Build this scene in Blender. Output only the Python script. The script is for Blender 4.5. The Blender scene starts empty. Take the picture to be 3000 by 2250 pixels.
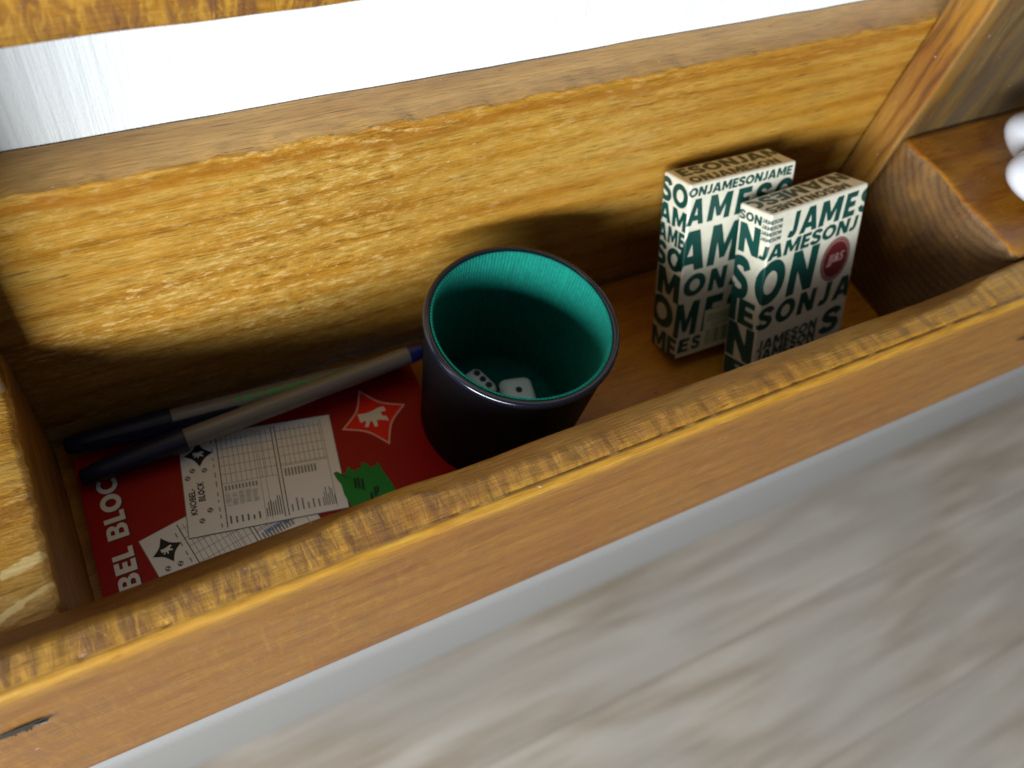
import bpy, bmesh, math, random
from mathutils import Vector, Matrix, noise
random.seed(7)
S = bpy.context.scene
COL = S.collection

# ------------------------------------------------------------------ camera
CAM_R = ((0.880771, -0.442199, 0.169416), (-0.292580, -0.789476, -0.539559), (0.372343, 0.425660, -0.824727))
CAM_C = (0.04459, -0.1007, 0.28511)
cam = bpy.data.objects.new('camera', bpy.data.cameras.new('camera'))
COL.objects.link(cam)
right, down, fwd = (Vector(r) for r in CAM_R)
cam.matrix_world = Matrix(((right.x, -down.x, -fwd.x, CAM_C[0]), (right.y, -down.y, -fwd.y, CAM_C[1]),
                           (right.z, -down.z, -fwd.z, CAM_C[2]), (0, 0, 0, 1)))
cam.data.sensor_width = 17.3
cam.data.lens = 17.3 * 2548.0 / 3000.0
cam.data.clip_start = 0.01
cam.data.clip_end = 60
cam.data.dof.use_dof = True
cam.data.dof.focus_distance = 0.340
cam.data.dof.aperture_fstop = 4.0
S.camera = cam

# ------------------------------------------------------------------ light
W = bpy.data.worlds.new('World'); S.world = W; W.use_nodes = True
W.node_tree.nodes['Background'].inputs['Color'].default_value = (0.90, 0.95, 1.0, 1)
W.node_tree.nodes['Background'].inputs['Strength'].default_value = 0.076

def area(name, target, direction, dist, sx, sy, power, color):
    d = Vector(direction).normalized()
    l = bpy.data.lights.new(name, 'AREA'); l.shape = 'RECTANGLE'; l.size = sx; l.size_y = sy
    l.energy = power; l.color = color
    o = bpy.data.objects.new(name, l); COL.objects.link(o)
    o.location = Vector(target) + d * dist
    o.rotation_euler = d.to_track_quat('Z', 'Y').to_euler()
    return o
area('window_light', (0.15, 0.10, 0.0), (-0.73, -0.655, 0.24), 2.5, 1.95, 0.54, 108, (0.90, 0.96, 1.0))

S.view_settings.view_transform = 'Standard'
S.view_settings.look = 'None'
S.view_settings.exposure = 0.8
S.view_settings.gamma = 1
S.render.engine = 'CYCLES'
S.cycles.use_denoising = True
S.cycles.max_bounces = 8
S.cycles.caustics_reflective = False
S.cycles.caustics_refractive = False

# ------------------------------------------------------------------ node helpers
class N:
    def __init__(s, name):
        s.m = bpy.data.materials.new(name); s.m.use_nodes = True
        s.t = s.m.node_tree; s.b = s.t.nodes['Principled BSDF']
    def node(s, typ, **kw):
        n = s.t.nodes.new(typ)
        for k, v in kw.items(): setattr(n, k, v)
        return n
    def put(s, sock, v):
        if isinstance(v, bpy.types.NodeSocket): s.t.links.new(v, sock)
        elif isinstance(v, (tuple, list)) and len(v) == 3 and sock.type == 'RGBA': sock.default_value = (*v, 1)
        else: sock.default_value = v
    def math(s, op, a, b=0.0, c=None, clamp=False):
        n = s.node('ShaderNodeMath', operation=op, use_clamp=clamp)
        s.put(n.inputs[0], a); s.put(n.inputs[1], b)
        if c is not None: s.put(n.inputs[2], c)
        return n.outputs[0]
    def noise(s, vec, scale, detail=3, rough=0.55, dist=0.0):
        n = s.node('ShaderNodeTexNoise'); s.put(n.inputs['Vector'], vec)
        n.inputs['Scale'].default_value = scale; n.inputs['Detail'].default_value = detail
        n.inputs['Roughness'].default_value = rough; n.inputs['Distortion'].default_value = dist
        return n.outputs['Fac']
    def mapv(s, vec, scale=(1, 1, 1), loc=(0, 0, 0), rot=(0, 0, 0)):
        n = s.node('ShaderNodeMapping'); s.put(n.inputs['Vector'], vec)
        n.inputs['Scale'].default_value = scale; n.inputs['Location'].default_value = loc; n.inputs['Rotation'].default_value = rot
        return n.outputs[0]
    def ramp(s, fac, stops, interp='LINEAR'):
        n = s.node('ShaderNodeValToRGB'); s.put(n.inputs[0], fac); cr = n.color_ramp; cr.interpolation = interp
        while len(cr.elements) < len(stops): cr.elements.new(0.5)
        for e, (p, c) in zip(cr.elements, stops):
            e.position = p; e.color = (*c, 1) if isinstance(c, (tuple, list)) else (c, c, c, 1)
        return n.outputs[0]
    def mix(s, fac, a, b, mode='MIX'):
        n = s.node('ShaderNodeMix', data_type='RGBA', blend_type=mode)
        s.put(n.inputs[0], fac); s.put(n.inputs[6], a); s.put(n.inputs[7], b)
        return n.outputs[2]
    def obj(s):
        return s.node('ShaderNodeTexCoord').outputs['Object']
    def sep(s, v):
        n = s.node('ShaderNodeSeparateXYZ'); s.put(n.inputs[0], v); return n.outputs
    def comb(s, x, y, z):
        n = s.node('ShaderNodeCombineXYZ'); s.put(n.inputs[0], x); s.put(n.inputs[1], y); s.put(n.inputs[2], z); return n.outputs[0]
    def bump(s, h, strength, dist, normal=None):
        n = s.node('ShaderNodeBump'); s.put(n.inputs['Height'], h)
        n.inputs['Strength'].default_value = strength; n.inputs['Distance'].default_value = dist
        if normal is not None: s.put(n.inputs['Normal'], normal)
        return n.outputs[0]
    def set(s, **kw):
        names = dict(color='Base Color', rough='Roughness', spec='Specular IOR Level', metal='Metallic', coat='Coat Weight', coat_rough='Coat Roughness', normal='Normal', sheen='Sheen Weight', trans='Transmission Weight', sss='Subsurface Weight')
        for k, v in kw.items(): s.put(s.b.inputs[names[k]], v)
        return s.m

def plain(name, color, rough=0.5, **kw):
    return N(name).set(color=color, rough=rough, **kw)

def wood(name, axis='X', light=(.52, .30, .065), mid=(.40, .19, .028), dark=(.17, .068, .010), ringfreq=700, ringmix=.55,
         cross=0.0, crossfreq=260, torn=0.0, torn_x=None, seed=0.0, rough=.36, bumpk=1.0, blotch=.5, grey=0.0, ends=None, spots=.5, zones=False, long=1.0, wavy=.030, tone=.63, band=False):
    """stained softwood: axis = grain direction; coordinates are metres"""
    w = N(name); P = w.obj()
    P = w.mapv(P, loc=(seed, seed * .37, seed * .71))
    xyz = w.sep(P)
    if axis == 'X': al, p1, p2 = xyz[0], xyz[1], xyz[2]
    elif axis == 'Y': al, p1, p2 = xyz[1], xyz[0], xyz[2]
    else: al, p1, p2 = xyz[2], xyz[0], xyz[1]
    G = w.comb(al, p1, p2)
    warp = w.noise(w.mapv(G, scale=(7 * long, 30, 30)), 1.0, 3, .5)
    warp2 = w.noise(w.mapv(G, scale=(18 * long, 120, 120)), 1.0, 3, .6)
    if ends:
        cy, cz = ends
        a = w.math('SUBTRACT', p1, cy + (seed * .37 if axis != 'Y' else seed)); b = w.math('SUBTRACT', p2, cz + seed * .71)
        rr = w.math('SQRT', w.math('ADD', w.math('MULTIPLY', a, a), w.math('MULTIPLY', b, b)))
    else:
        rr = w.math('ADD', w.math('MULTIPLY', p1, .45), w.math('MULTIPLY', p2, .9))
    rr = w.math('ADD', rr, w.math('MULTIPLY', warp, wavy if not ends else .006))
    rr = w.math('ADD', rr, w.math('MULTIPLY', warp2, .0035))
    ring = w.math('ADD', w.math('MULTIPLY', w.math('SINE', w.math('MULTIPLY', rr, ringfreq)), .5), .5)
    ring = w.math('POWER', ring, 2.2)
    soft = w.noise(w.mapv(G, scale=(10, 60, 60), loc=(3, 1, 7)), 1.0, 4, .6)
    f = w.math('ADD', w.math('MULTIPLY', ring, ringmix), w.math('MULTIPLY', w.math('SUBTRACT', soft, .28), 1.0 - ringmix * .5), clamp=True)
    col = w.ramp(f, [(.0, light), (.42, mid), (.95, dark)])
    # fine fibres and pores
    fib = w.noise(w.mapv(G, scale=(70, 1500, 1500)), 1.0, 3, .65)
    col = w.mix(1.0, col, w.ramp(fib, [(.28, .52), (.5, 1.0), (.75, 1.22)]), 'MULTIPLY')
    por = w.noise(w.mapv(G, scale=(55, 900, 900), loc=(11, 5, 2)), 1.0, 2, .5)
    col = w.mix(1.0, col, w.ramp(por, [(.26, .45), (.34, 1.0)]), 'MULTIPLY')
    # uneven stain
    bl = w.noise(w.mapv(G, scale=(9, 26, 26), loc=(5, 9, 1)), 1.0, 4, .6, .6)
    col = w.mix(w.math('MULTIPLY', w.ramp(bl, [(.50, 0.0), (.68, 1.0)]), blotch), col, w.mix(1.0, col, (.70, .46, .30), 'MULTIPLY'))
    bl2 = w.noise(w.mapv(G, scale=(13, 35, 35), loc=(25, 19, 41)), 1.0, 3, .6, .4)
    col = w.mix(w.math('MULTIPLY', w.ramp(bl2, [(.52, 0.0), (.66, 1.0)]), blotch * .8), col, (.52, .24, .016))
    sp = w.noise(w.mapv(G, scale=(110, 260, 260), loc=(2, 3, 4)), 1.0, 2, .5)
    col = w.mix(w.math('MULTIPLY', w.ramp(sp, [(.70, 0.0), (.77, 1.0)]), spots), col, (.07, .028, .008))
    h = w.math('ADD', w.math('MULTIPLY', fib, .5), w.math('MULTIPLY', por, .5))
    if zones:
        saw = w.node('ShaderNodeAttribute', attribute_name='saw').outputs['Fac']; edge = w.node('ShaderNodeAttribute', attribute_name='edge').outputs['Fac']; face = w.node('ShaderNodeAttribute', attribute_name='face').outputs['Fac']
        wane_shade = w.node('ShaderNodeAttribute', attribute_name='wane_shade').outputs['Fac']
        col = w.mix(wane_shade, col, w.mix(1.0, col, (.24, .145, .09), 'MULTIPLY'))  # shade on the inner slope of the top, put into the colour
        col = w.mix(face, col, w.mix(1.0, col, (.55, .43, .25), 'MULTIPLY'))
    if cross > 0:    # saw marks standing across the grain
        cn = w.noise(w.mapv(G, scale=(crossfreq, 75, 75), loc=(1, 2, 3)), 1.0, 5, .68, .8)
        cn2 = w.noise(w.mapv(G, scale=(crossfreq * .25, 14, 14), loc=(7, 2, 3)), 1.0, 2, .6)
        if zones: cross_ = w.math('MULTIPLY', saw, cross)
        else: cross_ = cross
        k = w.math('MULTIPLY', w.ramp(w.math('MULTIPLY', cn, w.math('MULTIPLY', cn2, 2.0)), [(.40, 0.0), (.66, 1.0)]), cross_)
        col = w.mix(k, col, (.215, .095, .045))
        k2 = w.math('MULTIPLY', w.ramp(cn, [(.36, 1.0), (.48, 0.0)]), w.math('MULTIPLY', cross_, .55))
        col = w.mix(k2, col, (.62, .36, .075))
        h = w.math('ADD', h, w.math('MULTIPLY', cn, w.math('MULTIPLY', cross_, 1.3)))
    if zones: col = w.mix(edge, col, w.ramp(w.noise(w.mapv(G, scale=(60, 400, 400), loc=(4, 1, 1)), 1.0, 3, .6), [(.30, (.36, .15, .014)), (.50, (.54, .27, .028)), (.7, (.66, .39, .06))]))
    if torn > 0:     # torn, fuzzy grain
        tn = w.noise(w.mapv(G, scale=(130, 420, 420), loc=(8, 2, 3)), 1.0, 4, .7)
        m = w.noise(w.mapv(G, scale=(8, 14, 14), loc=(9, 9, 9)), 1.0, 2, .5)
        m = w.ramp(m, [(.40, .25), (.60, 1.0)])
        if torn_x is not None:
            m = w.math('MULTIPLY', m, w.ramp(w.math('ADD', w.math('MULTIPLY', w.math('SUBTRACT', al, seed), 2.0), torn_x), [(.35, 1.0), (.75, .12)]))
        k = w.math('MULTIPLY', m, torn)
        col = w.mix(w.math('MULTIPLY', k, w.ramp(tn, [(.52, 0.0), (.66, 1.0)])), col, (.78, .55, .26))
        col = w.mix(w.math('MULTIPLY', k, w.ramp(tn, [(.32, .9), (.44, 0.0)])), col, (.20, .085, .018))
        h = w.math('ADD', h, w.math('MULTIPLY', w.math('MULTIPLY', tn, k), 2.4))
    if grey > 0:
        gn = w.noise(w.mapv(G, scale=(5, 55, 55), loc=(4, 4, 4)), 1.0, 3, .6)
        col = w.mix(w.math('MULTIPLY', w.ramp(gn, [(.40, 0.0), (.60, 1.0)]), grey), col, (.135, .105, .085))
    if band: 
        bz = w.math('ADD', p2, w.math('MULTIPLY', w.math('SUBTRACT', bl, .5), .022)); bz = w.math('SUBTRACT', bz, seed * .71)
        bz = w.math('ADD', bz, w.math('MULTIPLY', w.math('SUBTRACT', sp, .5), .006))
        col = w.mix(w.ramp(w.math('MULTIPLY', bz, 10.0), [(.450, 0.0), (.485, .55), (.505, .55), (.515, .0)]), col, (.33, .115, .010))
    col = w.mix(1.0, col, (tone * 1.04, tone * .98, tone * .74), 'MULTIPLY')
    fl = w.noise(w.mapv(G, scale=(420, 700, 700), loc=(6, 1, 8)), 1.0, 1, .5)
    col = w.mix(w.ramp(fl, [(.775, 0.0), (.80, .55)]), col, (.55, .50, .42))  # pale dust specks and varnish sparkles, glints painted as colour
    rn = w.noise(w.mapv(G, scale=(60, 160, 160)), 1.0, 3, .6)
    r = w.math('ADD', w.math('MULTIPLY', w.math('SUBTRACT', rn, .5), .35), rough)
    return w.set(color=col, rough=r, spec=.45, normal=w.bump(h, .55 * bumpk, .0009))

# ------------------------------------------------------------------ object helpers
def root(name, label, cat, loc=(0, 0, 0), group=None):
    o = bpy.data.objects.new(name, None); COL.objects.link(o); o.location = loc
    o.empty_display_size = .02
    o['label'] = label; o['category'] = cat
    if group: o['group'] = group
    return o

def obj(name, verts, faces, mats, parent=None, smooth=True, midx=None, world=True):
    me = bpy.data.meshes.new(name); me.from_pydata([tuple(v) for v in verts], [], faces); 
    for m in (mats if isinstance(mats, (list, tuple)) else [mats]): me.materials.append(m)
    if midx: me.polygons.foreach_set('material_index', midx)
    if smooth: me.polygons.foreach_set('use_smooth', [True] * len(me.polygons))
    me.update()
    o = bpy.data.objects.new(name, me); COL.objects.link(o)
    if parent is not None:
        o.parent = parent
        if world: o.location = -Vector(parent.location)   # meshes are written in world metres
    return o

def structure(o):
    o['kind'] = 'structure'; return o

def loft(sections, caps=True, closed=True):
    n = len(sections[0]); V = [p for s in sections for p in s]; F = []
    for i in range(len(sections) - 1):
        for j in range(n if closed else n - 1):
            a, b = i * n + j, i * n + (j + 1) % n
            F.append((a, b, b + n, a + n))
    if caps:
        F.append(tuple(reversed(range(n)))); F.append(tuple(range((len(sections) - 1) * n, len(sections) * n)))
    return V, F

def fix_normals(o):
    bm = bmesh.new(); bm.from_mesh(o.data); bmesh.ops.recalc_face_normals(bm, faces=bm.faces); bm.to_mesh(o.data); bm.free(); return o

def split_sharp(o, deg=40):
    o.data.set_sharp_from_angle(angle=math.radians(deg)); return o

def nz(x, y=0.0, z=0.0): return noise.noise(Vector((x, y, z)))

def rrect(y0, y1, z0, z1, r, seg=4):
    """rounded rectangle outline, counter-clockwise in (y, z)"""
    pts = []
    for cy, cz, a0 in ((y1 - r, z1 - r, 0), (y0 + r, z1 - r, 90), (y0 + r, z0 + r, 180), (y1 - r, z0 + r, 270)):
        for k in range(seg + 1):
            a = math.radians(a0 + 90 * k / seg); pts.append((cy + r * math.cos(a), cz + r * math.sin(a)))
    return pts

def densify(pts, step):
    out = []
    for i, p in enumerate(pts):
        q = pts[(i + 1) % len(pts)]; d = math.hypot(q[0] - p[0], q[1] - p[1]); k = max(1, int(d / step))
        for j in range(k): out.append((p[0] + (q[0] - p[0]) * j / k, p[1] + (q[1] - p[1]) * j / k))
    return out

def plank_x(name, x0, x1, y0, y1, z0, z1, mat, parent, r=.0025, step=.006, rough=.0006, seed=0, edge=0.0):
    prof = densify(rrect(y0, y1, z0, z1, r), .006); secs = []
    n = max(2, int((x1 - x0) / step)); cy, cz = (y0 + y1) / 2, (z0 + z1) / 2
    for i in range(n + 1):
        x = x0 + (x1 - x0) * i / n; s = []
        for (y, z) in prof:
            k = rough * nz(x * 40, y * 90 + seed, z * 90) + rough * 1.5 * nz(x * 9, y * 20 + seed, z * 20)
            e = 0.0
            if edge and z > z1 - .004 and y < y0 + .004:
                e = edge * (nz(x * 60, seed, 3) * .6 + nz(x * 170, seed, 9) * .5)
            s.append((x, y + k * (1 if y > cy else -1) + e * .6, z + k * (1 if z > cz else -1) + e))
        secs.append(s)
    V, F = loft(secs); return split_sharp(fix_normals(obj(name, V, F, mat, parent)), 55)

def plank_z(name, x0, x1, y0, y1, z0, z1, mat, parent, r=.002, step=.01, seed=0):
    prof = densify(rrect(x0, x1, y0, y1, r), .008); secs = []
    n = max(2, int((z1 - z0) / step))
    for i in range(n + 1):
        z = z0 + (z1 - z0) * i / n
        secs.append([(x + .0008 * nz(z * 30 + seed, x * 60, y * 60), y + .0006 * nz(z * 25, x * 60 + seed, y * 60), z) for x, y in prof])
    V, F = loft(secs); return split_sharp(fix_normals(obj(name, V, F, mat, parent)), 55)

def lathe(prof, n=72, cap_bottom=False):
    V, F = [], []
    for (r, z) in prof:
        for k in range(n): a = 2 * math.pi * k / n; V.append((r * math.cos(a), r * math.sin(a), z))
    for i in range(len(prof) - 1):
        for k in range(n): F.append((i * n + k, i * n + (k + 1) % n, (i + 1) * n + (k + 1) % n, (i + 1) * n + k))
    if cap_bottom: F.append(tuple(reversed(range(n))))
    return V, F

# flat lettering: triangles in 2D
FONT_CACHE = {}
def glyphs(text, offset=0.0, shear=0.0):
    key = (text, offset, shear)
    if key in FONT_CACHE: return FONT_CACHE[key]
    c = bpy.data.curves.new('lettering', 'FONT'); c.body = text; c.size = 1; c.offset = offset; c.shear = shear
    c.resolution_u = 3; c.fill_mode = 'FRONT' if hasattr(c, 'fill_mode') else c.fill_mode
    o = bpy.data.objects.new('lettering', c); COL.objects.link(o)
    dg = bpy.context.evaluated_depsgraph_get(); dg.update()
    ev = o.evaluated_get(dg); me = ev.to_mesh(); me.calc_loop_triangles()
    V = [(v.co.x, v.co.y) for v in me.vertices]
    T = [[V[i] for i in t.vertices] for t in me.loop_triangles]
    ev.to_mesh_clear(); bpy.data.objects.remove(o); bpy.data.curves.remove(c)
    FONT_CACHE[key] = T; return T

def strip2(pts, wd, n=8):
    """constant-width stroke along a smooth path"""
    P = [pts[0]] + list(pts) + [pts[-1]]; C = []
    for i in range(1, len(P) - 2):
        for k in range(n if i < len(P) - 3 else n + 1):
            t = k / n; a, b, c, d = P[i - 1:i + 3]
            C.append(tuple(.5 * (2 * b[q] + (c[q] - a[q]) * t + (2 * a[q] - 5 * b[q] + 4 * c[q] - d[q]) * t * t + (3 * b[q] - a[q] - 3 * c[q] + d[q]) * t ** 3) for q in (0, 1)))
    L, R_ = [], []
    for i, p in enumerate(C):
        a, b = C[max(0, i - 1)], C[min(len(C) - 1, i + 1)]; l = math.hypot(b[0] - a[0], b[1] - a[1]) or 1
        nx, ny = -(b[1] - a[1]) / l, (b[0] - a[0]) / l
        L.append((p[0] + nx * wd / 2, p[1] + ny * wd / 2)); R_.append((p[0] - nx * wd / 2, p[1] - ny * wd / 2))
    return [[L[i], R_[i], R_[i + 1], L[i + 1]] for i in range(len(C) - 1)]
def tess_(*loops):
    from mathutils.geometry import tessellate_polygon
    flat = [p for l in loops for p in l]
    return [[flat[i] for i in t] for t in tessellate_polygon([[Vector((p[0], p[1], 0)) for p in l] for l in loops])]
def oval(cx, cy, rx, ry, a0=0, a1=360, n=28): return [(cx + rx * math.cos(math.radians(a0 + (a1 - a0) * k / n)), cy + ry * math.sin(math.radians(a0 + (a1 - a0) * k / n))) for k in range(n + 1)]
def annulus(cx, cy, ox, oy, ix, iy, a0=0, a1=360, n=32):
    O, I = oval(cx, cy, ox, oy, a0, a1, n), oval(cx, cy, ix, iy, a0, a1, n)
    return [[I[k], O[k], O[k + 1], I[k + 1]] for k in range(n)]
BOLD = {
 'M': (1.02, tess_([(0, 0), (0, 1), (.30, 1), (.51, .48), (.72, 1), (1.02, 1), (1.02, 0), (.76, 0), (.76, .56), (.60, .14), (.42, .14), (.26, .56), (.26, 0)])),
 'N': (.84, tess_([(0, 0), (0, 1), (.27, 1), (.58, .48), (.58, 1), (.84, 1), (.84, 0), (.57, 0), (.26, .52), (.26, 0)])),
 'E': (.62, tess_([(0, 0), (0, 1), (.60, 1), (.60, .77), (.27, .77), (.27, .62), (.56, .62), (.56, .39), (.27, .39), (.27, .23), (.62, .23), (.62, 0)])),
 'A': (.96, tess_([(0, 0), (.31, 1), (.65, 1), (.96, 0), (.67, 0), (.62, .17), (.34, .17), (.29, 0)], [(.40, .38), (.56, .38), (.48, .68)])),
 'L': (.56, tess_([(0, 0), (0, 1), (.25, 1), (.25, .22), (.56, .22), (.56, 0)])),
 'K': (.82, tess_([(0, 0), (0, 1), (.22, 1), (.22, .60), (.52, 1), (.79, 1), (.44, .56), (.82, 0), (.55, 0), (.29, .39), (.22, .31), (.22, 0)])),
 'O': (.96, annulus(.48, .5, .48, .5, .215, .26)),
 'C': (.80, annulus(.47, .5, .47, .5, .25, .29, 48, 312)),
 'S': (.66, strip2([(.585, .72), (.50, .86), (.33, .90), (.16, .85), (.10, .72), (.17, .60), (.33, .515), (.50, .43), (.565, .28), (.50, .14), (.32, .10), (.14, .15), (.07, .29)], .245)),
 'J': (.48, strip2([(.37, 1), (.37, .66), (.37, .34), (.32, .16), (.20, .12), (.05, .18)], .255)),
 'B': (.68, tess_([(0, 0), (0, 1)] + oval(.38, .745, .26, .255, 90, -60, 10) + oval(.38, .28, .30, .28, 60, -90, 10), [(.21, .81)] + [(.36, .81), (.42, .75), (.42, .67), (.36, .62)] + [(.21, .62)], [(.21, .43)] + [(.38, .43), (.46, .36), (.46, .25), (.38, .19)] + [(.21, .19)])),
}
def text_fit(text, u0, v0, u1, v1, offset=.02, shear=0.0):
    if all(c in BOLD for c in text):
        x = 0; T = []
        for c in text:
            wd, polys = BOLD[c]
            T += [[(x + p[0] + shear * p[1], p[1]) for p in q] for q in polys]; x += wd + .075
        return fit_box(T, u0, v0, u1, v1)
    return fit_box(glyphs(text, offset, shear), u0, v0, u1, v1)
def fit_box(T, u0, v0, u1, v1):
    xs = [p[0] for t in T for p in t]; ys = [p[1] for t in T for p in t]
    a, b, c, d = min(xs), max(xs), min(ys), max(ys)
    return [[(u0 + (p[0] - a) / (b - a) * (u1 - u0), v0 + (p[1] - c) / (d - c) * (v1 - v0)) for p in t] for t in T]

def text_fit_font(text, u0, v0, u1, v1, offset=.02, shear=0.0):
    """triangles of text stretched to the box u0..u1, v0..v1"""
    T = glyphs(text, offset, shear)
    xs = [p[0] for t in T for p in t]; ys = [p[1] for t in T for p in t]
    if not xs: return []
    a, b, c, d = min(xs), max(xs), min(ys), max(ys)
    return [[(u0 + (p[0] - a) / (b - a) * (u1 - u0), v0 + (p[1] - c) / (d - c) * (v1 - v0)) for p in t] for t in T]

def clip_poly(poly, u0, u1, v0, v1):
    for ax, val, keep_less in ((0, u0, False), (0, u1, True), (1, v0, False), (1, v1, True)):
        out = []
        for i in range(len(poly)):
            p, q = poly[i - 1], poly[i]
            pin = (p[ax] <= val) if keep_less else (p[ax] >= val); qin = (q[ax] <= val) if keep_less else (q[ax] >= val)
            if pin != qin:
                t = (val - p[ax]) / (q[ax] - p[ax]); out.append((p[0] + (q[0] - p[0]) * t, p[1] + (q[1] - p[1]) * t))
            if qin: out.append(q)
        poly = out
        if len(poly) < 3: return []
    return poly

def rect(u0, v0, u1, v1): return [(u0, v0), (u1, v0), (u1, v1), (u0, v1)]
def disc(u, v, r, n=14, k=1.0): return [(u + r * math.cos(2 * math.pi * i / n), v + r * k * math.sin(2 * math.pi * i / n)) for i in range(n)]
def ring2(u, v, r0, r1, n=32):
    return [[(u + r * math.cos(a), v + r * math.sin(a)) for r, a in ((r0, 2*math.pi*i/n), (r1, 2*math.pi*i/n), (r1, 2*math.pi*(i+1)/n), (r0, 2*math.pi*(i+1)/n))] for i in range(n)]

# ------------------------------------------------------------------ sizes of the shelf (metres, x along the wall, y to the wall, z up)
D, TB, ZB = .1400, .0235, .0555        # back board: front face, thickness, top
ZF, H = -.0948, .1123                  # trough floor, front board height
XS, YS = .4546, .1163                  # right upright: left face, front face
YW = D + TB                            # wall
ZG = -.878                             # room floor

# ------------------------------------------------------------------ setting: wall, skirting, floor
w = N('white_wallpaper'); P = w.obj()
a = w.noise(w.mapv(P, scale=(620, 1, 18)), 1.0, 3, .6); b = w.noise(w.mapv(P, scale=(900, 900, 420)), 1.0, 2, .5)
thr = w.noise(w.mapv(P, scale=(40, 1, 900)), 1.0, 2, .5)
hh = w.math('ADD', w.math('ADD', w.math('MULTIPLY', a, 1.0), w.math('MULTIPLY', b, .4)), w.math('MULTIPLY', thr, .35))
M_wall = w.set(color=w.ramp(a, [(.3, (.60, .62, .63)), (.6, (.68, .70, .705))]), rough=.8, normal=w.bump(hh, .42, .0009))
V = [(-3, YW, ZG), (4, YW, ZG), (4, YW, 1.7), (-3, YW, 1.7), (-3, YW + .1, ZG), (4, YW + .1, ZG), (4, YW + .1, 1.7), (-3, YW + .1, 1.7)]
structure(obj('wall', V, [(0, 1, 2, 3), (5, 4, 7, 6), (3, 2, 6, 7), (4, 0, 3, 7), (1, 5, 6, 2)], M_wall, smooth=False))

M_skirt = plain('grey_white_paint', (.25, .243, .235), .45)
prof = [(YW - .0005, ZG + .001), (YW - .016, ZG + .001), (YW - .016, ZG + .150), (YW - .0135, ZG + .158), (YW - .009, ZG + .163), (YW - .0005, ZG + .165)]
V, F = loft([[(x, y, z) for y, z in prof] for x in (-3, 4)])
structure(fix_normals(obj('skirting_board', V, F, M_skirt, smooth=False)))

w = N('grey_oak_laminate'); P = w.obj(); xyz = w.sep(P)
row = w.math('FLOOR', w.math('DIVIDE', xyz[1], .19))
P2 = w.comb(w.math('ADD', xyz[0], w.math('MULTIPLY', row, 3.7)), w.math('ADD', xyz[1], w.math('MULTIPLY', row, .43)), 0.0)
wa = w.noise(w.mapv(P2, scale=(1.3, 8, 1)), 1.0, 3, .5, .4)
bands = w.math('ADD', w.math('MULTIPLY', w.math('SINE', w.math('ADD', w.math('MULTIPLY', wa, 30.0), w.math('MULTIPLY', xyz[1], 26.0))), .5), .5)
fine = w.noise(w.mapv(P2, scale=(6, 62, 1)), 1.0, 4, .6)
f = w.math('ADD', w.math('MULTIPLY', bands, .34), w.math('MULTIPLY', w.math('SUBTRACT', fine, .08), .85))
col = w.ramp(f, [(.10, (.180, .136, .096)), (.5, (.285, .238, .190)), (.9, (.375, .338, .292))])
big = w.noise(w.mapv(P2, scale=(3, 6, 1), loc=(4, 2, 0)), 1.0, 2, .5)
col = w.mix(w.ramp(big, [(.42, 0.0), (.62, .6)]), col, (.285, .26, .232))
sx = w.math('ABSOLUTE', w.math('SUBTRACT', w.math('FRACT', w.math('DIVIDE', xyz[1], .19)), .5))
col = w.mix(w.ramp(sx, [(.4935, 0.0), (.498, .55)]), col, (.07, .06, .05))
M_floor = w.set(color=col, rough=.42, spec=.4, normal=w.bump(fine, .25, .001))
structure(obj('floor', [(-3, -4, ZG), (4, -4, ZG), (4, YW, ZG), (-3, YW, ZG)], [(0, 1, 2, 3)], M_floor, smooth=False))

# ------------------------------------------------------------------ the pallet shelf
shelf = root('wall_shelf', 'honey stained pallet wood shelf with an open trough on the white wall', 'shelf', (.227, YW, ZF - .0175))

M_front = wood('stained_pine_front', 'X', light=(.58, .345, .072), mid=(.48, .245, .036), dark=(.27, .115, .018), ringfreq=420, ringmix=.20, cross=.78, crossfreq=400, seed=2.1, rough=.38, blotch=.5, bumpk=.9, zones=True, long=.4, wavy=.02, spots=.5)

def lerp_tab(x, tab):
    for (a, va), (b, vb) in zip(tab, tab[1:]):
        if x <= b:
            t = min(1, max(0, (x - a) / (b - a))); t = t * t * (3 - 2 * t); return va + (vb - va) * t
    return tab[-1][1]
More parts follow.
